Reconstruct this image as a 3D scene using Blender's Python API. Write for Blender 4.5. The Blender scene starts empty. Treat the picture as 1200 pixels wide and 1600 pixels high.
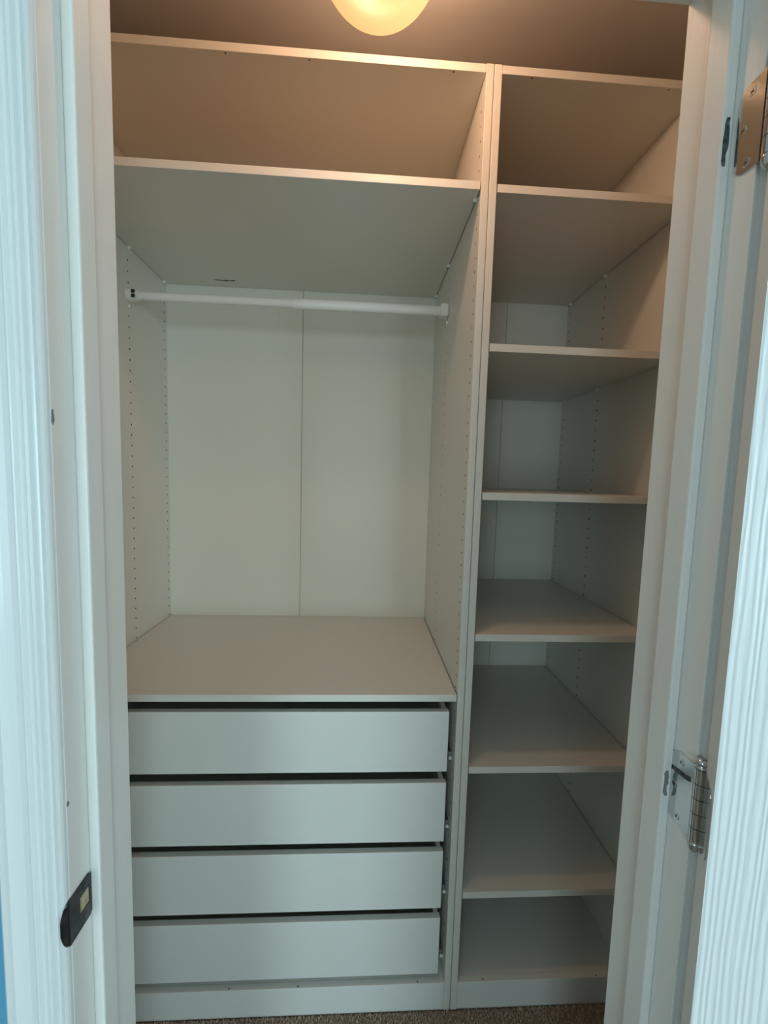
import bpy, bmesh, math, random
from mathutils import Vector, Matrix
import numpy as np

random.seed(4)
S = bpy.context.scene
COL = S.collection

# ------------------------------------------------------------------ camera
cam_d = bpy.data.cameras.new('camera')
cam = bpy.data.objects.new('camera', cam_d)
COL.objects.link(cam)
S.camera = cam
F_PX, YAW, PITCH, ROLL = 643.36, 0.0540, -0.0858, 0.0290
cam_d.sensor_fit = 'VERTICAL'
cam_d.sensor_height = 24.0
cam_d.lens = F_PX / 1600.0 * 24.0
cam_d.clip_start = 0.01
fw = Vector((math.sin(YAW) * math.cos(PITCH), math.cos(YAW) * math.cos(PITCH), math.sin(PITCH)))
rt = Vector((math.cos(YAW), -math.sin(YAW), 0))
up = rt.cross(fw)
r2 = math.cos(ROLL) * rt + math.sin(ROLL) * up
u2 = -math.sin(ROLL) * rt + math.cos(ROLL) * up
M = Matrix((r2, u2, -fw)).transposed().to_4x4()
M.translation = Vector((-0.2703, -0.9818, 1.4312))
cam.matrix_world = M

# ------------------------------------------------------------------ sky, daylight, exposure
S.view_settings.view_transform = 'Standard'
S.view_settings.look = 'None'
S.view_settings.gamma = 1.0
S.view_settings.use_curve_mapping = False
S.view_settings.exposure = 0.0
w = bpy.data.worlds.new('sky')
S.world = w
w.use_nodes = True
w.node_tree.nodes['Background'].inputs[0].default_value = (0.55, 0.85, 1.0, 1)
w.node_tree.nodes['Background'].inputs[1].default_value = 1.5

# room box (behind the camera) and its two windows: (centre x, width, sill z, head z)
RX0, RX1, RY0 = -2.3, 2.1, -3.7
CEIL = 2.44
WINDOWS = [(-1.25, 1.0, 0.45, 2.1, 28.5), (1.35, 1.4, 0.45, 2.1, 72.0)]
DAY = (0.66, 0.91, 1.0)
for cx, ww, z0, z1, power in WINDOWS:
    ld = bpy.data.lights.new('window_daylight', 'AREA')
    ld.shape = 'RECTANGLE'
    ld.size = ww
    ld.size_y = z1 - z0
    ld.energy = power
    ld.color = DAY
    lo = bpy.data.objects.new('window_daylight', ld)
    lo.location = (cx, RY0 - 0.06, (z0 + z1) / 2)
    lo.rotation_euler = (math.radians(90), 0, 0)
    COL.objects.link(lo)
LAMP_W = 27.0
LAMP_COL = (1.0, 0.61, 0.41)

# ------------------------------------------------------------------ materials
def new_mat(name, color, rough=0.5, metal=0.0, spec=0.5, bump=None, var=None):
    """bump = (scale xyz, strength, distance); var = (scale xyz, other colour, amount)"""
    m = bpy.data.materials.new(name)
    m.use_nodes = True
    nt = m.node_tree
    b = nt.nodes['Principled BSDF']
    b.inputs['Base Color'].default_value = (*color, 1)
    b.inputs['Roughness'].default_value = rough
    b.inputs['Metallic'].default_value = metal
    b.inputs['Specular IOR Level'].default_value = spec
    tc = nt.nodes.new('ShaderNodeTexCoord')
    def noise(scale, detail=3):
        mp = nt.nodes.new('ShaderNodeMapping')
        mp.inputs['Scale'].default_value = scale
        nt.links.new(tc.outputs['Object'], mp.inputs['Vector'])
        n = nt.nodes.new('ShaderNodeTexNoise')
        n.inputs['Scale'].default_value = 1.0
        n.inputs['Detail'].default_value = detail
        nt.links.new(mp.outputs['Vector'], n.inputs['Vector'])
        return n
    if bump:
        n = noise(bump[0])
        bp = nt.nodes.new('ShaderNodeBump')
        bp.inputs['Strength'].default_value = bump[1]
        bp.inputs['Distance'].default_value = bump[2]
        nt.links.new(n.outputs['Fac'], bp.inputs['Height'])
        nt.links.new(bp.outputs['Normal'], b.inputs['Normal'])
    if var:
        n = noise(var[0], 4)
        rmp = nt.nodes.new('ShaderNodeMapRange')
        rmp.inputs['From Min'].default_value = 0.35
        rmp.inputs['From Max'].default_value = 0.7
        rmp.inputs['To Max'].default_value = var[2]
        nt.links.new(n.outputs['Fac'], rmp.inputs['Value'])
        mx = nt.nodes.new('ShaderNodeMix')
        mx.data_type = 'RGBA'
        mx.inputs['A'].default_value = (*color, 1)
        mx.inputs['B'].default_value = (*var[1], 1)
        nt.links.new(rmp.outputs['Result'], mx.inputs['Factor'])
        nt.links.new(mx.outputs['Result'], b.inputs['Base Color'])
    return m

def anis(m):
    nt = m.node_tree
    b = nt.nodes['Principled BSDF']
    tg = nt.nodes.new('ShaderNodeTangent')
    tg.direction_type = 'RADIAL'
    tg.axis = 'X'
    nt.links.new(tg.outputs['Tangent'], b.inputs['Tangent'])
    b.inputs['Anisotropic'].default_value = 0.85
    b.inputs['Anisotropic Rotation'].default_value = 0.0

MELA = new_mat('white_melamine', (0.71, 0.685, 0.615), 0.38, bump=((260, 260, 22), 0.10, 0.0006))
MELA_H = new_mat('white_melamine_shelf', (0.71, 0.685, 0.615), 0.40, bump=((22, 260, 260), 0.10, 0.0006))
BACKB = new_mat('white_hardboard', (0.73, 0.70, 0.61), 0.36, bump=((180, 180, 40), 0.08, 0.0005))
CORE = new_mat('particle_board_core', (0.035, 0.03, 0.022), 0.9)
FRONT = new_mat('white_melamine_front', (0.73, 0.72, 0.67), 0.34, bump=((22, 260, 260), 0.06, 0.0006))
anis(FRONT)
JAMB = new_mat('white_gloss_paint', (0.82, 0.80, 0.765), 0.30, bump=((420, 420, 7), 0.22, 0.0008))
CASE = new_mat('white_trim_paint', (0.77, 0.785, 0.785), 0.22, bump=((70, 70, 18), 0.04, 0.0010))
PLAST = new_mat('white_plastic', (0.80, 0.79, 0.73), 0.35)
TUBE = new_mat('white_lacquered_steel', (0.80, 0.79, 0.74), 0.30)
ZINC = new_mat('grey_zinc_rail', (0.35, 0.35, 0.34), 0.4, 0.8)
NICKEL = new_mat('polished_nickel', (0.60, 0.60, 0.60), 0.13, 1.0, bump=((60, 60, 60), 0.05, 0.0006))
DARKMARK = new_mat('black_mark', (0.03, 0.035, 0.035), 0.7, var=((160, 160, 160), (0.18, 0.2, 0.2), 0.8))
CHIP = new_mat('grey_primer', (0.22, 0.23, 0.23), 0.8)
BRONZE = new_mat('dark_bronze', (0.035, 0.035, 0.04), 0.32, 0.85, var=((70, 70, 70), (0.12, 0.11, 0.10), 0.7))
WOODRAW = new_mat('raw_wood', (0.42, 0.33, 0.19), 0.7, var=((90, 300, 60), (0.65, 0.58, 0.42), 0.8))
WALLB = new_mat('blue_wall_paint', (0.10, 0.34, 0.52), 0.6, bump=((160, 160, 160), 0.15, 0.001))
ROOMW = new_mat('cream_wall_paint', (0.48, 0.45, 0.40), 0.6, bump=((160, 160, 160), 0.15, 0.001))
WALLW = new_mat('closet_wall_paint', (0.70, 0.66, 0.58), 0.7, bump=((160, 160, 160), 0.15, 0.001))
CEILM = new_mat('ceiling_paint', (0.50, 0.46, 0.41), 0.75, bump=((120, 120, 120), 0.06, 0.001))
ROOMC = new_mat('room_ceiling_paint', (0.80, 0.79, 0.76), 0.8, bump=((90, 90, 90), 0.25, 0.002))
CARPET = new_mat('tan_carpet', (0.42, 0.32, 0.24), 0.95, spec=0.1, bump=((300, 300, 300), 0.6, 0.004),
                 var=((240, 240, 240), (0.13, 0.09, 0.065), 0.9))
PILE = new_mat('carpet_pile', (0.62, 0.50, 0.40), 0.95, spec=0.05, var=((150, 150, 150), (0.26, 0.19, 0.14), 1.0))

def door_material():
    m = new_mat('white_woodgrain_door', (0.87, 0.88, 0.88), 0.33)
    nt = m.node_tree
    b = nt.nodes['Principled BSDF']
    tc = nt.nodes.new('ShaderNodeTexCoord')
    mp = nt.nodes.new('ShaderNodeMapping')
    mp.inputs['Scale'].default_value = (1, 1, 0.06)
    nt.links.new(tc.outputs['Object'], mp.inputs['Vector'])
    wv = nt.nodes.new('ShaderNodeTexWave')
    wv.wave_type = 'BANDS'
    wv.bands_direction = 'X'
    wv.inputs['Scale'].default_value = 52
    wv.inputs['Distortion'].default_value = 8.0
    wv.inputs['Detail'].default_value = 3.0
    wv.inputs['Detail Scale'].default_value = 0.9
    nt.links.new(mp.outputs['Vector'], wv.inputs['Vector'])
    n = nt.nodes.new('ShaderNodeTexNoise')
    n.inputs['Scale'].default_value = 300
    n.inputs['Detail'].default_value = 3
    mp2 = nt.nodes.new('ShaderNodeMapping')
    mp2.inputs['Scale'].default_value = (1, 1, 0.15)
    nt.links.new(tc.outputs['Object'], mp2.inputs['Vector'])
    nt.links.new(mp2.outputs['Vector'], n.inputs['Vector'])
    ad = nt.nodes.new('ShaderNodeMath')
    ad.operation = 'MULTIPLY_ADD'
    ad.inputs[1].default_value = 0.6
    nt.links.new(n.outputs['Fac'], ad.inputs[0])
    nt.links.new(wv.outputs['Fac'], ad.inputs[2])
    bp = nt.nodes.new('ShaderNodeBump')
    bp.inputs['Strength'].default_value = 0.36
    bp.inputs['Distance'].default_value = 0.0014
    nt.links.new(ad.outputs[0], bp.inputs['Height'])
    nt.links.new(bp.outputs['Normal'], b.inputs['Normal'])
    return m
DOORM = door_material()

def globe_material():
    """opal glass lit by the bulb inside: part of the bulb's light goes straight through, part is scattered"""
    m = bpy.data.materials.new('opal_glass_lit')
    m.use_nodes = True
    nt = m.node_tree
    for n in list(nt.nodes):
        nt.nodes.remove(n)
    out = nt.nodes.new('ShaderNodeOutputMaterial')
    tr = nt.nodes.new('ShaderNodeBsdfTransparent')
    tr.inputs['Color'].default_value = (1, 1, 1, 1)
    em = nt.nodes.new('ShaderNodeEmission')
    tc = nt.nodes.new('ShaderNodeTexCoord')
    vm = nt.nodes.new('ShaderNodeVectorMath')
    vm.operation = 'DISTANCE'
    vm.inputs[1].default_value = (0.052, -0.055, 0.010)
    nt.links.new(tc.outputs['Object'], vm.inputs[0])
    rp = nt.nodes.new('ShaderNodeValToRGB')
    el = rp.color_ramp.elements
    el[0].position = 0.03
    el[0].color = (4.0, 3.2, 1.6, 1)
    el[1].position = 0.17
    el[1].color = (1.20, 0.66, 0.25, 1)
    e = el.new(0.08)
    e.color = (1.6, 1.05, 0.40, 1)
    nt.links.new(vm.outputs['Value'], rp.inputs['Fac'])
    nt.links.new(rp.outputs['Color'], em.inputs['Color'])
    em.inputs['Strength'].default_value = 1.0
    gl = nt.nodes.new('ShaderNodeBsdfGlossy')
    gl.inputs['Roughness'].default_value = 0.25
    gl.inputs['Color'].default_value = (0.9, 0.9, 0.9, 1)
    mx = nt.nodes.new('ShaderNodeMixShader')
    mx.inputs[0].default_value = 0.82
    nt.links.new(tr.outputs[0], mx.inputs[1])
    nt.links.new(em.outputs[0], mx.inputs[2])
    m2 = nt.nodes.new('ShaderNodeMixShader')
    m2.inputs[0].default_value = 0.05
    nt.links.new(mx.outputs[0], m2.inputs[1])
    nt.links.new(gl.outputs[0], m2.inputs[2])
    nt.links.new(m2.outputs[0], out.inputs[0])
    return m
GLOBE = globe_material()

# ------------------------------------------------------------------ mesh helpers
def obj(name, bm, mat, parent=None, smooth=False, mats=None):
    me = bpy.data.meshes.new(name)
    bmesh.ops.recalc_face_normals(bm, faces=bm.faces)
    bm.to_mesh(me)
    bm.free()
    for m in (mats or [mat]):
        me.materials.append(m)
    if smooth:
        for p in me.polygons:
            p.use_smooth = True
    o = bpy.data.objects.new(name, me)
    COL.objects.link(o)
    if parent:
        o.parent = parent
    return o

def add_box(bm, x0, x1, y0, y1, z0, z1, bev=0.0, mi=0):
    tb = bmesh.new()
    vs = [tb.verts.new((x, y, z)) for x in (x0, x1) for y in (y0, y1) for z in (z0, z1)]
    for f in ((0, 1, 3, 2), (4, 6, 7, 5), (0, 4, 5, 1), (2, 3, 7, 6), (0, 2, 6, 4), (1, 5, 7, 3)):
        tb.faces.new([vs[i] for i in f])
    if bev:
        bmesh.ops.bevel(tb, geom=list(tb.edges), offset=bev, segments=2, affect='EDGES', profile=0.5)
    merge(bm, tb, mi)

def merge(bm, tb, mi=0):
    mp = {v: bm.verts.new(v.co) for v in tb.verts}
    for f in tb.faces:
        try:
            nf = bm.faces.new([mp[v] for v in f.verts])
            nf.material_index = mi
            nf.smooth = f.smooth
        except ValueError:
            pass
    tb.free()

def box(*a, **k):
    bm = bmesh.new()
    add_box(bm, *a, **k)
    return bm

def add_prism(bm, pts, a, b, axis='z', mi=0):
    """extrude a closed 2-D outline along an axis; pts are (x,y) for z, (y,z) for x, (x,z) for y"""
    def v(p, t):
        return {'z': (p[0], p[1], t), 'x': (t, p[0], p[1]), 'y': (p[0], t, p[1])}[axis]
    A = [bm.verts.new(v(p, a)) for p in pts]
    B = [bm.verts.new(v(p, b)) for p in pts]
    n = len(pts)
    for i in range(n):
        f = bm.faces.new((A[i], A[(i + 1) % n], B[(i + 1) % n], B[i]))
        f.material_index = mi
    for loop in (A[::-1], B):
        f = bm.faces.new(loop)
        f.material_index = mi

def add_cyl(bm, c, axis, r0, r1, h, seg=20, mi=0, sx=1.0):
    """frustum from point c along axis ('x','y','z') for length h"""
    def v(r, a, t):
        p, q = r * math.cos(a), r * math.sin(a)
        return {'x': (c[0] + t, c[1] + p * sx, c[2] + q), 'y': (c[0] + p, c[1] + t, c[2] + q),
                'z': (c[0] + p, c[1] + q, c[2] + t)}[axis]
    A = [bm.verts.new(v(r0, 2 * math.pi * i / seg, 0)) for i in range(seg)]
    B = [bm.verts.new(v(r1, 2 * math.pi * i / seg, h)) for i in range(seg)]
    for i in range(seg):
        f = bm.faces.new((A[i], A[(i + 1) % seg], B[(i + 1) % seg], B[i]))
        f.smooth = True
        f.material_index = mi
    for l in (A[::-1], B):
        f = bm.faces.new([bm.verts.new(vv.co) for vv in l])     # own vertices: the rim stays crisp
        f.material_index = mi

def add_lathe(bm, c, prof, seg=32):
    """prof: (radius, z) list revolved about the vertical through c"""
    rings = []
    for r, z in prof:
        if r < 1e-6:
            rings.append([bm.verts.new((c[0], c[1], c[2] + z))])
        else:
            rings.append([bm.verts.new((c[0] + r * math.cos(2 * math.pi * i / seg), c[1] + r * math.sin(2 * math.pi * i / seg), c[2] + z)) for i in range(seg)])
    for A, B in zip(rings, rings[1:]):
        for i in range(seg):
            j = (i + 1) % seg
            if len(A) == 1 and len(B) == 1:
                continue
            if len(A) == 1:
                f = bm.faces.new((A[0], B[i], B[j]))
            elif len(B) == 1:
                f = bm.faces.new((A[i], A[j], B[0]))
            else:
                f = bm.faces.new((A[i], A[j], B[j], B[i]))
            f.smooth = True

def thing(name, label, cat, loc=(0, 0, 0), group=None):
    o = bpy.data.objects.new(name, None)
    o.empty_display_size = 0.1
    COL.objects.link(o)
    o.location = loc
    o['label'] = label
    o['category'] = cat
    if group:
        o['group'] = group
    return o

def struct(name, bm, mat, label, **k):
    o = obj(name, bm, mat, **k)
    o['kind'] = 'structure'
    o['label'] = label
    return o

# ------------------------------------------------------------------ dimensions read off the photograph
H, D, T = 2.349, 0.5745, 0.018
W1, W2 = 0.9982, 0.4969
WALL_IN, WALL_OUT = -0.43, -0.55          # closet side and room side of the door wall
XL, XR, HEAD = -0.581, 0.125, 2.033       # opening
CX0, CX1, CY1 = -1.06, 0.56, 0.60         # closet walls

# ------------------------------------------------------------------ floor, walls, ceilings
struct('floor', box(RX0 - .1, RX1 + .1, RY0 - .1, CY1 + .1, -0.08, -0.004), CARPET, 'tan carpeted floor running under the wardrobe')
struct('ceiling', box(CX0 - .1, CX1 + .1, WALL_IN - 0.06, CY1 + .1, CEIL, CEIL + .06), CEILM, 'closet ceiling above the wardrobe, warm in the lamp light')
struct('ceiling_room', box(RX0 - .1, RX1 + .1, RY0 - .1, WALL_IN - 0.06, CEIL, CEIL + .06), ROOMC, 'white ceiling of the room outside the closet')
struct('wall_back', box(CX0 - .1, CX1 + .1, CY1, CY1 + .08, -0.004, CEIL), WALLW, 'closet wall behind the wardrobe')
struct('wall_left', box(CX0 - .1, CX0, WALL_IN, CY1, -0.004, CEIL), WALLW, 'closet side wall beside the wide wardrobe unit')
struct('wall_right', box(CX1, CX1 + .1, WALL_IN, CY1, -0.004, CEIL), WALLW, 'closet side wall beside the narrow wardrobe unit')
bm = bmesh.new()
JT = 0.018
for (a, b, z0) in ((RX0, XL - JT, -0.004), (XR + JT, RX1, -0.004), (XL - JT, XR + JT, HEAD + JT)):
    ym = WALL_OUT + 0.012
    add_box(bm, a, b, WALL_OUT, ym, z0, CEIL, mi=0)
    add_box(bm, a, b, ym, WALL_IN, z0, CEIL, mi=1)
struct('wall_front', bm, None, 'blue painted wall with the closet doorway cut through it', mats=[WALLB, WALLW])
struct('wall_room_left', box(RX0 - .1, RX0, RY0, WALL_OUT, -0.004, CEIL), ROOMW, 'cream side wall of the room outside the closet')
struct('wall_room_right', box(RX1, RX1 + .1, RY0, WALL_OUT, -0.004, CEIL), ROOMW, 'cream side wall of the room beyond the open door')
bm = bmesh.new()
xs = RX0
for cx, ww, z0, z1, p in WINDOWS:
    add_box(bm, xs, cx - ww / 2, RY0 - .12, RY0, -0.004, CEIL)
    add_box(bm, cx - ww / 2, cx + ww / 2, RY0 - .12, RY0, -0.004, z0)
    add_box(bm, cx - ww / 2, cx + ww / 2, RY0 - .12, RY0, z1, CEIL)
    xs = cx + ww / 2
add_box(bm, xs, RX1, RY0 - .12, RY0, -0.004, CEIL)
struct('wall_room_back', bm, ROOMW, 'cream room wall with two windows opposite the closet')
for i, (cx, ww, z0, z1, p) in enumerate(WINDOWS):
    bm = bmesh.new()
    x0, x1 = cx - ww / 2, cx + ww / 2
    for a in ((x0, x0 + .05, z0, z1), (x1 - .05, x1, z0, z1), (x0 + .05, x1 - .05, z0, z0 + .05), (x0 + .05, x1 - .05, z1 - .05, z1),
              (x0 + .05, x1 - .05, (z0 + z1) / 2 - .02, (z0 + z1) / 2 + .02)):
        add_box(bm, a[0], a[1], RY0 - .05, RY0 - .01, a[2], a[3], bev=.003)
    struct('window_%d' % (i + 1), bm, CASE, 'white framed window of the room, %s' % ('nearer the blue side wall' if i == 0 else 'opposite the open door'))

# ------------------------------------------------------------------ door frame
def jamb(side):
    x = XL if side < 0 else XR
    bm = bmesh.new()
    a, b = (x - JT, x) if side < 0 else (x, x + JT)
    add_box(bm, a, b, WALL_OUT, WALL_IN, -0.004, HEAD, bev=.0012)
    return bm
jl = struct('trim_1', jamb(-1), JAMB, 'white door jamb with the black strike plate')
jr = struct('trim_2', jamb(1), JAMB, 'white door jamb with the metal hinges')
jh = struct('trim_3', box(XL - JT, XR + JT, WALL_OUT, WALL_IN, HEAD, HEAD + JT, bev=.0012), JAMB, 'white head jamb over the closet doorway')
ST = 0.012
obj('door_stop', box(XL, XL + ST, -0.517, -0.489, -0.004, HEAD - ST, bev=.0022), JAMB, jl)
obj('door_stop', box(XR - ST, XR, -0.517, -0.484, -0.004, HEAD - ST, bev=.0022), JAMB, jr)
obj('door_stop', box(XL, XR, -0.517, -0.486, HEAD - ST, HEAD, bev=.0015), JAMB, jh)

# casing profile: (distance out from the opening, thickness off the wall)
CP = [(0.0, 0.001), (0.0004, 0.0032), (0.0014, 0.0055), (0.0030, 0.0076), (0.0046, 0.0080), (0.0054, 0.0066), (0.0060, 0.0066), (0.0070, 0.0088),
      (0.0085, 0.0094), (0.0104, 0.0092), (0.0112, 0.0076), (0.0120, 0.0078), (0.0138, 0.0104), (0.0158, 0.0116), (0.0172, 0.0108), (0.0205, 0.0098),
      (0.0238, 0.0096), (0.0246, 0.0108), (0.0258, 0.0122), (0.0272, 0.0124), (0.0300, 0.0112), (0.0360, 0.0106), (0.0430, 0.0114), (0.0490, 0.0124), (0.0502, 0.0128),
      (0.0512, 0.0148), (0.0524, 0.0160), (0.0550, 0.0160), (0.0590, 0.0152), (0.0605, 0.0130), (0.0605, 0.0)]
CP = [(d, max(0.0, t + (t - 0.0105) * 0.45) if 0.0035 < d < 0.056 else t) for d, t in CP]   # crisper relief
bm = bmesh.new()
add_prism(bm, [(XL - 0.0005 - d, WALL_OUT - t) for d, t in CP] + [(XL - .0005, WALL_OUT)], -0.004, HEAD + 0.06, 'z')
struct('trim_4', bm, CASE, 'white fluted door casing against the blue wall by the strike plate')
bm = bmesh.new()
add_prism(bm, [(XR + 0.005 + d, WALL_OUT - t) for d, t in CP] + [(XR + .005, WALL_OUT)], -0.004, HEAD + 0.06, 'z')
struct('trim_5', bm, CASE, 'white door casing behind the open door')
bm = bmesh.new()
add_prism(bm, [(WALL_OUT - t, HEAD + 0.0005 + d) for d, t in CP] + [(WALL_OUT, HEAD + .0005)], XL - 0.0, XR + 0.005, 'x')
struct('trim_6', bm, CASE, 'white casing over the closet doorway')
# scuffed paint on the stop beside each hinge
for z0, z1 in ((1.782, 1.832), (1.043, 1.076)):
    bm = bmesh.new()
    pts, n = [], 9
    for i in range(n):
        t = i / (n - 1)
        pts.append((XR - 0.0105 + 0.003 * random.random() * (0.3 if 0 < i < n - 1 else 1), z0 + (z1 - z0) * t))
    for i in range(n):
        t = 1 - i / (n - 1)
        pts.append((XR - 0.0035 - 0.003 * random.random(), z0 + (z1 - z0) * t))
    add_prism(bm, pts, -0.5174, -0.5168, 'y')
    obj('dark_mark', bm, DARKMARK if z0 > 1.5 else CHIP, jr)
# chips in the paint along the casing corner on the strike side
for py_z, ln in ((1.473, 0.016), (1.065, 0.006)):
    bm = bmesh.new()
    add_prism(bm, [(-0.5478, py_z), (-0.5455, py_z + ln * .3), (-0.5468, py_z + ln), (-0.549, py_z + ln * .9), (-0.5495, py_z + ln * .2)], XL + 0.0002, XL + 0.0006, 'x')
    obj('paint_chip', bm, CHIP, jl)

# ------------------------------------------------------------------ strike plate
def strike_plate():
    z0, z1, ya, yb = 0.9045, 0.9585, -0.553, -0.5165
    hy0, hy1, hz0, hz1 = -0.5365, -0.5205, 0.9230, 0.9430
    x0, x1 = XL + 0.0001, XL + 0.0016
    bm = bmesh.new()
    def corner_poly():
        r = 0.006
        pts = []
        for cy, cz, a0 in ((yb - r, z1 - r, 0), (ya, z1, None), (ya, z0, None), (yb - r, z0 + r, 270)):
            if a0 is None:
                pts.append((cy, cz))
            else:
                for k in range(4):
                    a = math.radians(a0 + 30 * k)
                    pts.append((cy + r * math.cos(a), cz + r * math.sin(a)))
        return pts
    # ring around the latch hole in four pieces
    add_prism(bm, [(hy1, z0), (hy1, z1), (yb - .004, z1), (yb, z1 - .004), (yb, z0 + .004), (yb - .004, z0)], x0, x1, 'x')
    add_prism(bm, [(ya, z0), (ya, z1), (hy0, z1), (hy0, z0)], x0, x1, 'x')
    add_prism(bm, [(hy0, z0), (hy0, hz0), (hy1, hz0), (hy1, z0)], x0, x1, 'x')
    add_prism(bm, [(hy0, hz1), (hy0, z1), (hy1, z1), (hy1, hz1)], x0, x1, 'x')
    sp = obj('strike_plate', bm, BRONZE, jl)
    bm = bmesh.new()                                  # lip that curls round the corner on to the casing
    n = 8
    rows = []
    for k in range(n + 1):
        t = k / n
        a = t * math.radians(80)
        R = 0.0062
        x = x1 - R * (1 - math.cos(a))
        y = ya - R * math.sin(a)
        half = (z1 - z0) / 2 * (1 - 0.25 * t - 0.45 * t ** 3)
        zc = (z0 + z1) / 2
        rows.append([bm.verts.new((x, y, zc - half)), bm.verts.new((x, y, zc + half)),
                     bm.verts.new((x - .0014 * math.cos(a), y + .0014 * math.sin(a) * -1, zc + half)), bm.verts.new((x - .0014 * math.cos(a), y - .0014 * math.sin(a), zc - half))])
    for A, B in zip(rows, rows[1:]):
        for i in range(4):
            bm.faces.new((A[i], A[(i + 1) % 4], B[(i + 1) % 4], B[i]))
    bm.faces.new(rows[0]); bm.faces.new(rows[-1][::-1])
    obj('strike_lip', bm, BRONZE, sp)
    obj('latch_hole', box(XL + 0.0002, XL + 0.0006, hy0, hy1, hz0, hz1), WOODRAW, sp)['label'] = 'bare wood showing in the latch hole'
    for zc in (0.9135, 0.9510):
        bm = bmesh.new()
        add_cyl(bm, (x1 - .0002, (hy0 + hy1) / 2, zc), 'x', .0038, .0030, .0008, 14)
        obj('screw', bm, BRONZE, sp)
strike_plate()

# ------------------------------------------------------------------ open door with hinges
PIN = Vector((XR + 0.0015, -0.556, 0))
PHI = math.radians(150)
DW, DT, DZ0, DZ1 = 0.700, 0.035, 0.012, HEAD - 0.004
def door():
    # local frame: x runs from the hinge edge to the latch edge, y=0 closet face (towards -y local), thickness to +y
    bm = bmesh.new()
    st = 0.115
    px = [(st, DW / 2 - .045), (DW / 2 + .045, DW - st)]
    pz = [(0.20, 0.78), (0.93, 1.50), (1.60, 1.90)]
    for face_y, s in ((0.0, 1), (DT, -1)):
        xsb = sorted({0.0, DW, *[v for p in px for v in p]})
        zsb = sorted({DZ0, DZ1, *[v for p in pz for v in p]})
        for i in range(len(xsb) - 1):
            for j in range(len(zsb) - 1):
                x0, x1, z0, z1 = xsb[i], xsb[i + 1], zsb[j], zsb[j + 1]
                if (x0, x1) in px and (z0, z1) in pz:
                    loops = []
                    for ins, dep in ((0, 0), (.006, .005), (.018, .009), (.030, .009), (.050, .002)):
                        y = face_y + s * dep
                        loops.append([bm.verts.new(p) for p in ((x0 + ins, y, z0 + ins), (x1 - ins, y, z0 + ins), (x1 - ins, y, z1 - ins), (x0 + ins, y, z1 - ins))])
                    for A, B in zip(loops, loops[1:]):
                        for k in range(4):
                            bm.faces.new((A[k], A[(k + 1) % 4], B[(k + 1) % 4], B[k]))
                    bm.faces.new(loops[-1])
                else:
                    bm.faces.new([bm.verts.new(p) for p in ((x0, face_y, z0), (x1, face_y, z0), (x1, face_y, z1), (x0, face_y, z1))])
    for q in (((0, 0, DZ0), (0, DT, DZ0), (0, DT, DZ1), (0, 0, DZ1)), ((DW, 0, DZ0), (DW, DT, DZ0), (DW, DT, DZ1), (DW, 0, DZ1)),
              ((0, 0, DZ0), (DW, 0, DZ0), (DW, DT, DZ0), (0, DT, DZ0)), ((0, 0, DZ1), (DW, 0, DZ1), (DW, DT, DZ1), (0, DT, DZ1))):
        f = bm.faces.new([bm.verts.new(p) for p in q])
        f.material_index = 1
    bmesh.ops.remove_doubles(bm, verts=bm.verts, dist=1e-5)
    o = struct('door_1', bm, None, 'white door with woodgrain face standing open outside the closet', mats=[DOORM, JAMB])
    # closed: door runs to -x from the pin, closet face at +y 0.041, hinge edge at -0.003
    # local x -> closed -x ; local y -> closed -y
    Rz = Matrix.Rotation(PHI, 4, 'Z')
    B = Matrix(((-1, 0, 0, -0.003), (0, -1, 0, 0.041), (0, 0, 1, 0), (0, 0, 0, 1)))
    o.matrix_world = Matrix.Translation(PIN) @ Rz @ B
    return o
DOOR = door()

def leaf_outline(y0, y1, z0, z1, r=0.014):
    """rounded at the y1 side (away from the barrel)"""
    pts = [(y0, z0)]
    for cy, cz, a0 in ((y1 - r, z0 + r, 270), (y1 - r, z1 - r, 0)):
        for k in range(7):
            a = math.radians(a0 + 15 * k)
            pts.append((cy + r * math.cos(a), cz + r * math.sin(a)))
    pts.append((y0, z1))
    return pts

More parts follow.
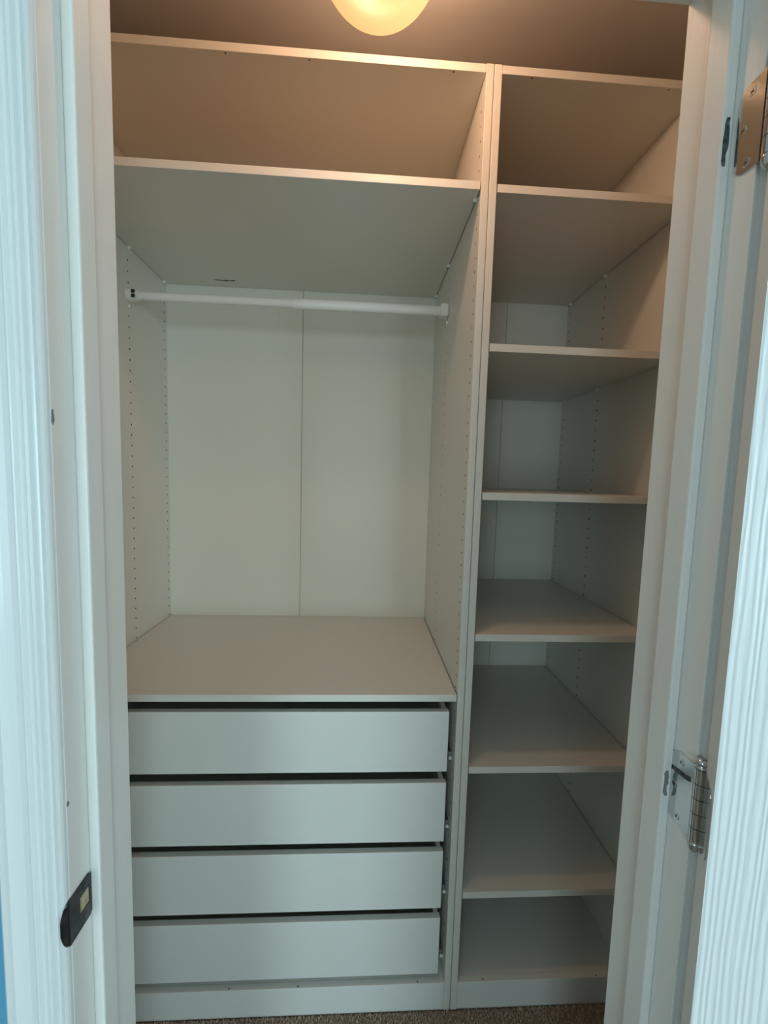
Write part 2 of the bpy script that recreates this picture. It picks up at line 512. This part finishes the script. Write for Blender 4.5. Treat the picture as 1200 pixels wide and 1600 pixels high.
def hinge(z0, z1, dy=0.0):
    bm = bmesh.new()
    add_prism(bm, leaf_outline(-0.5500 + dy * .6, -0.5145 + dy * 1.5, z0, z1), XR - 0.0016, XR + 0.0002, 'x')
    hg = obj('hinge', bm, NICKEL, jr)
    n = 5
    seg = (z1 - z0) / n
    bm = bmesh.new()
    for k in range(n):
        add_cyl(bm, (PIN.x - .001, PIN.y + dy, z0 + seg * k + .0004), 'z', .0062, .0062, seg - .0008, 20)
    obj('hinge_barrel', bm, NICKEL, hg)
    bm = bmesh.new()
    add_lathe(bm, (PIN.x - .001, PIN.y + dy, z1), [(.0045, -.004), (.0045, .0005), (.0066, .001), (.0066, .0028), (.0040, .0040), (.0062, .0065), (.0066, .0088), (.0050, .0112), (.0, .0124)], 20)
    add_lathe(bm, (PIN.x - .001, PIN.y + dy, z0), [(.0, -.014), (.0030, -.0125), (.0055, -.0085), (.0062, -.003), (.0062, .0), (.0045, .0005), (.0045, .004)], 20)
    obj('hinge_pin', bm, NICKEL, hg)
    for yy, fz in ((-0.5310 + dy * 1.3, 0.88), (-0.5235 + dy * 1.3, 0.51), (-0.5310 + dy * 1.3, 0.10)):
        bm = bmesh.new()
        c = (XR - .0016, yy, z0 + (z1 - z0) * fz)
        add_cyl(bm, (c[0] - .0006, c[1], c[2]), 'x', .0036, .0046, .0007, 18)
        for a in (0.5, 0.5 + math.pi / 2):
            d = Vector((0, math.cos(a), math.sin(a))) * .0026
            e = Vector((0, -math.sin(a), math.cos(a))) * .0006
            q = [Vector(c) + Vector((-.00065, 0, 0)) + s for s in (d + e, d - e, -d - e, -d + e)]
            f = bm.faces.new([bm.verts.new(p) for p in q])
            f.material_index = 1
        obj('screw', bm, None, hg, mats=[NICKEL, DARKMARK])
    if dy == 0.0:                                       # thin dark streak across the leaf
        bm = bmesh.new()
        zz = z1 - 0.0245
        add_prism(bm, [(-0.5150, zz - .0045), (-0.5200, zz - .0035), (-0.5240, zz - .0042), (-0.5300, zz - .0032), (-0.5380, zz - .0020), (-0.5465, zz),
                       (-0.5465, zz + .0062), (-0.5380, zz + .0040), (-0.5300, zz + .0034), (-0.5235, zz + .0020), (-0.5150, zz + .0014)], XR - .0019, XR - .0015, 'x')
        obj('dark_mark', bm, DARKMARK, hg)
    # leaf let into the hinge edge of the open door
    bm = bmesh.new()
    add_prism(bm, [(a, b) for a, b in leaf_outline(0.0055, 0.036, z0, z1)], -0.0014, 0.0002, 'x')
    dl = obj('hinge_leaf', bm, NICKEL, DOOR)
    # local: x=0 is the hinge edge, y measured from the closet face -> mirror so the square side meets the pin
    dl.matrix_local = Matrix(((1, 0, 0, 0), (0, -1, 0, 0.041), (0, 0, 1, 0), (0, 0, 0, 1)))
hinge(1.7615, 1.8500, -0.0065)
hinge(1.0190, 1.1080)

# ------------------------------------------------------------------ wardrobes
COLS = (0.027, 0.334, 0.557)
ZH0 = 2.0476
def side_panel(x_in, sgn):
    """side panel whose hole-drilled inner face is at x_in; body extends to x_in - sgn*T (sgn = direction the inner face looks)"""
    bm = bmesh.new()
    z0, z1 = 0.0, H
    xo = x_in - sgn * T
    def q(pts, mi=0):
        f = bm.faces.new([bm.verts.new(p) for p in pts])
        f.material_index = mi
    e = 0.0010
    xo += sgn * 0.0007                                     # the two units stand a hair apart
    xe = xo + sgn * 0.0012
    q(((xo, e, z0), (xo, D, z0), (xo, D, z1), (xo, e, z1)))
    q(((xo, e, z0), (xe, 0, z0), (xe, 0, z1), (xo, e, z1)))
    q(((xe, 0, z0), (x_in - sgn * e, 0, z0), (x_in - sgn * e, 0, z1), (xe, 0, z1)))
    q(((x_in - sgn * e, 0, z0), (x_in, e, z0), (x_in, e, z1), (x_in - sgn * e, 0, z1)))
    q(((xo, D, z0), (x_in, D, z0), (x_in, D, z1), (xo, D, z1)))
    q(((xo, 0, z0), (x_in, 0, z0), (x_in, D, z0), (xo, D, z0)))
    q(((xo, 0, z1), (x_in, 0, z1), (x_in, D, z1), (xo, D, z1)))
    hw, p = 0.010, 0.032
    ks = [k for k in range(-12, 70) if 0.13 < ZH0 - k * p < H - 0.06]
    zt, zb = ZH0 - ks[0] * p + p / 2, ZH0 - ks[-1] * p - p / 2
    q(((x_in, e, z0), (x_in, D, z0), (x_in, D, zb), (x_in, e, zb)))
    q(((x_in, e, zt), (x_in, D, zt), (x_in, D, z1), (x_in, e, z1)))
    ys = [e] + [v for c in COLS for v in (c - hw, c + hw)] + [D]
    for a, b in zip(ys[0::2], ys[1::2]):
        q(((x_in, a, zb), (x_in, b, zb), (x_in, b, zt), (x_in, a, zt)))
    r, dep = 0.0029, 0.009
    for c in COLS:
        for k in ks:
            zc = ZH0 - k * p
            cr = [bm.verts.new((x_in, c + sy * hw, zc + sz * p / 2)) for sy, sz in ((1, 1), (-1, 1), (-1, -1), (1, -1))]
            o1 = [bm.verts.new((x_in, c + r * math.cos(math.pi / 4 * i), zc + r * math.sin(math.pi / 4 * i))) for i in range(8)]
            o2 = [bm.verts.new((x_in - sgn * dep, v.co.y, v.co.z)) for v in o1]
            for j in range(4):
                bm.faces.new((cr[j], cr[(j + 1) % 4], o1[(2 * j + 3) % 8], o1[(2 * j + 2) % 8], o1[2 * j + 1]))
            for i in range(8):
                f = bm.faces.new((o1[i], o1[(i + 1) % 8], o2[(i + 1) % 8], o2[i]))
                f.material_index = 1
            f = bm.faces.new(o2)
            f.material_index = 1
    me_o = bm
    return me_o

def panel_obj(name, bm, parent):
    me = bpy.data.meshes.new(name)
    bmesh.ops.remove_doubles(bm, verts=bm.verts, dist=1e-6)
    bmesh.ops.recalc_face_normals(bm, faces=bm.faces)
    bm.to_mesh(me)
    bm.free()
    me.materials.append(MELA)
    me.materials.append(CORE)
    o = bpy.data.objects.new(name, me)
    COL.objects.link(o)
    o.parent = parent
    return o

def screw_dots(parent, xs, z, face):
    for x in xs:
        bm = bmesh.new()
        add_cyl(bm, (x, 0.0052, z - (0.0004 if face < 0 else 0.0001)), 'z', .0019, .0019, .0005, 10)
        obj('screw_hole', bm, CORE, parent)

def shelf(parent, x0, x1, z, y1=D - 0.001, pins=True):
    """shelf whose underside is at z, with four white support pegs"""
    s = obj('shelf', box(x0 + .0022, x1 - .0022, 0.0005, y1, z, z + T, bev=.0008), MELA_H, parent)
    if pins:
        for sx, xe in ((1, x0), (-1, x1)):
            for yy in (COLS[0] + .004, COLS[1], COLS[2] - .006):
                bm = bmesh.new()
                xa, xb = sorted((xe + sx * .0002, xe + sx * .010))
                add_cyl(bm, (xa, yy, z - .0046), 'x', .0042 if sx > 0 else .0030, .0030 if sx > 0 else .0042, xb - xa, 12)
                add_box(bm, xa, xb, yy - .0045, yy + .0045, z - .0020, z - .0002)
                obj('shelf_pin', bm, PLAST, s)
    return s

def carcass(root, x0, x1):
    panel_obj('side_panel', side_panel(x0 + T, 1), root)
    panel_obj('side_panel', side_panel(x1 - T, -1), root)
    xa, xb = x0 + T, x1 - T
    top = obj('top_panel', box(xa + .0003, xb - .0003, 0.0004, D, H - T, H - .0004, bev=.0008), MELA_H, root)
    bot = obj('bottom_panel', box(xa + .0003, xb - .0003, 0.0165, D, 0.0805 - T, 0.0802, bev=.0006), MELA_H, root)
    pl = obj('plinth', box(xa + .0003, xb - .0003, 0.0008, 0.0162, 0.0, 0.0805, bev=.0008), FRONT, root)
    xm = (x0 + x1) / 2
    obj('back_panel', box(x0 + .004, xm - .0007, D + .0004, D + .0036, 0.03, H - .002), BACKB, root)
    obj('back_panel', box(xm + .0007, x1 - .004, D + .0004, D + .0036, 0.03, H - .002), BACKB, root)
    return top, bot, pl

# wide unit -----------------------------------------------------------
wide = thing('wardrobe_unit', 'wide white wardrobe unit with four drawers below a hanging rail', 'wardrobe', (-W1 / 2, 0, 0), 'white wardrobe units')
OFF = Matrix.Translation((W1 / 2, 0, 0))
top, bot, pl = carcass(wide, -W1, 0.0)
screw_dots(top, (-0.588, -0.4085, -0.0905), H - T, -1)
screw_dots(pl, (-0.588, -0.4085, -0.0905), 0.0805, 1)
xa, xb = -W1 + T, -T
su = shelf(wide, xa, xb, 2.0865)
bm = bmesh.new()
add_prism(bm, [(-0.797, 0.5215), (-0.780, 0.519), (-0.768, 0.5222), (-0.752, 0.5185), (-0.742, 0.5215), (-0.728, 0.5170), (-0.722, 0.5205), (-0.731, 0.5262), (-0.745, 0.5248), (-0.757, 0.5278), (-0.772, 0.5255), (-0.789, 0.5245)],
          2.0860, 2.0866, 'z')
obj('scuff_mark', bm, DARKMARK, su)
shelf(wide, xa, xb, 0.8885 - T, pins=False)

# clothes rail: two telescoping tubes held in end cups
RY, RZ = 0.334, 1.9475
bm = bmesh.new()
add_cyl(bm, (xa + 0.012, RY, RZ), 'x', .0125, .0125, 0.50, 24, sx=.8)
rail = obj('clothes_rail', bm, TUBE, wide)
bm = bmesh.new()
add_cyl(bm, (-0.492, RY, RZ), 'x', .0150, .0150, 0.492 - T - 0.010, 24, sx=.8)
obj('rail_sleeve', bm, TUBE, rail)
bm = bmesh.new()
add_cyl(bm, (xa + .0003, RY, RZ), 'x', .0205, .0185, .016, 24)
add_cyl(bm, (xa + .016, RY, RZ), 'x', .0160, .0150, .016, 24)
for s in (1, -1):
    add_box(bm, xa + .0165, xa + .0265, RY - .0172, RY - .0145, RZ + s * .0062 - .0048, RZ + s * .0062 + .0048, mi=1)
add_cyl(bm, (xa + .0003, RY, RZ - .032), 'x', .0060, .0050, .007, 14)
add_box(bm, xa + .0070, xa + .0077, RY - .0008, RY + .0008, RZ - .0365, RZ - .0275, mi=1)
obj('rail_holder', bm, None, rail, mats=[PLAST, CORE])
bm = bmesh.new()
add_box(bm, xb - .026, xb - .0003, RY - .0165, RY + .0165, RZ - .0185, RZ + .0185, bev=.004)
add_cyl(bm, (xb - .0063, RY, RZ - .034), 'x', .0050, .0060, .006, 14)
add_box(bm, xb - .0070, xb - .0063, RY - .0008, RY + .0008, RZ - .0385, RZ - .0295, mi=1)
obj('rail_holder', bm, None, rail, mats=[PLAST, CORE])

# drawers
GAP = 0.0183
for zb, zt in ((0.6811, 0.8422), (0.4876, 0.6502), (0.2972, 0.4592), (0.1048, 0.2678)):
    x0, x1 = xa + GAP, xb - GAP
    bm = bmesh.new()
    by0, by1 = 0.0202, 0.545
    bz0, bz1 = zb + 0.014, zt - 0.0005
    add_box(bm, x0 + .004, x0 + .016, by0, by1, bz0, bz1, bev=.0006)
    add_box(bm, x1 - .016, x1 - .004, by0, by1, bz0, bz1, bev=.0006)
    add_box(bm, x0 + .016, x1 - .016, by1 - .012, by1, bz0, bz1, bev=.0006)
    add_box(bm, x0 + .016, x1 - .016, by0, by1 - .012, bz0 + .008, bz0 + .012)
    dr = obj('drawer', bm, MELA, wide)
    obj('drawer_front', box(x0, x1, 0.004, 0.020, zb, zt, bev=.0009), FRONT, dr)
    for s, xe in ((1, xa), (-1, xb)):
        bm = bmesh.new()
        za = zb + 0.008
        p0, p1 = sorted((xe + s * .0004, xe + s * .0100))
        add_box(bm, p0, p1, 0.034, 0.540, za, za + .024, bev=.001)
        rl = obj('drawer_rail', bm, ZINC, wide)
        bm = bmesh.new()
        c0 = xe + s * .0008
        add_cyl(bm, (min(c0, c0 + s * .008), 0.0315, za + .010), 'x', .0042, .0042, .008, 14)
        obj('rail_roller', bm, PLAST, rl)

# narrow unit ---------------------------------------------------------
narrow = thing('wardrobe_unit', 'narrow white wardrobe unit of open shelves beside the wide drawer unit', 'wardrobe', (W2 / 2, 0, 0), 'white wardrobe units')
top, bot, pl = carcass(narrow, 0.0, W2)
screw_dots(top, (0.0875, 0.4065), H - T, -1)
screw_dots(pl, (0.0885, 0.4045), 0.0805, 1)
for z in (2.0832, 1.7316, 1.3817, 1.0281, 0.6774, 0.3263):
    shelf(narrow, T, W2 - T, z)
for root in (wide, narrow):
    for ch in root.children:
        ch.matrix_parent_inverse = Matrix.Translation(-root.location)

# ------------------------------------------------------------------ ceiling lamp
LC = Vector((-0.2633, -0.200, 2.332))
R, RV = 0.109, 0.093
lamp = thing('ceiling_lamp', 'round frosted glass globe lamp glowing on the closet ceiling', 'lamp', (LC.x, LC.y, CEIL))
bm = bmesh.new()
n = 28
add_lathe(bm, (0, 0, 0), [(R * math.sin(math.pi * k / n), -RV * math.cos(math.pi * k / n)) for k in range(0, n - 4)], 48)
g = obj('globe', bm, GLOBE, lamp)
g.location = LC - lamp.location
bm = bmesh.new()
add_lathe(bm, (0, 0, 0), [(0, 0), (.068, 0), (.072, -.004), (.072, -.014), (.064, -.022), (.054, -.026), (.050, -.034), (0, -.034)], 40)
obj('lamp_base', bm, PLAST, lamp)
ld = bpy.data.lights.new('bulb_light', 'POINT')
ld.energy = LAMP_W
ld.color = LAMP_COL
ld.shadow_soft_size = 0.028
lo = bpy.data.objects.new('bulb_light', ld)
COL.objects.link(lo)
lo.parent = lamp
lo.location = LC - lamp.location + Vector((0.035, -0.020, 0.020))

# ------------------------------------------------------------------ carpet pile in the strip between the doorway and the wardrobe
rng = np.random.default_rng(2)
sp = 0.0045
gx, gy = np.meshgrid(np.arange(CX0 + .005, CX1 - .005, sp), np.arange(WALL_IN + .005, -0.001, sp))
P = np.stack([gx.ravel(), gy.ravel()], 1)
P += rng.uniform(-sp * .5, sp * .5, P.shape)
N = len(P)
P = P[:N]
hgt = rng.uniform(.004, .010, N)
rad = rng.uniform(.0018, .0030, N)
ang = rng.uniform(0, 6.28, N)
lean = rng.uniform(-.003, .003, (N, 2))
P[:, 1] = np.minimum(P[:, 1], -0.0035)
V = np.zeros((N, 4, 3))
for k in range(3):
    V[:, k, 0] = P[:, 0] + rad * np.cos(ang + 2.0944 * k)
    V[:, k, 1] = P[:, 1] + rad * np.sin(ang + 2.0944 * k)
    V[:, k, 2] = -0.004
V[:, 3, :2] = P + lean
V[:, 3, 2] = hgt - .002
Fc = (np.arange(N)[:, None, None] * 4 + np.array([[0, 1, 3], [1, 2, 3], [2, 0, 3]])[None]).reshape(-1, 3)
me = bpy.data.meshes.new('carpet_pile')
me.from_pydata(V.reshape(-1, 3).tolist(), [], Fc.tolist())
me.materials.append(PILE)
o = bpy.data.objects.new('carpet_pile', me)
COL.objects.link(o)
o['kind'] = 'stuff'
o['label'] = 'short brown carpet pile in front of the wardrobe plinths'
o['category'] = 'carpet'
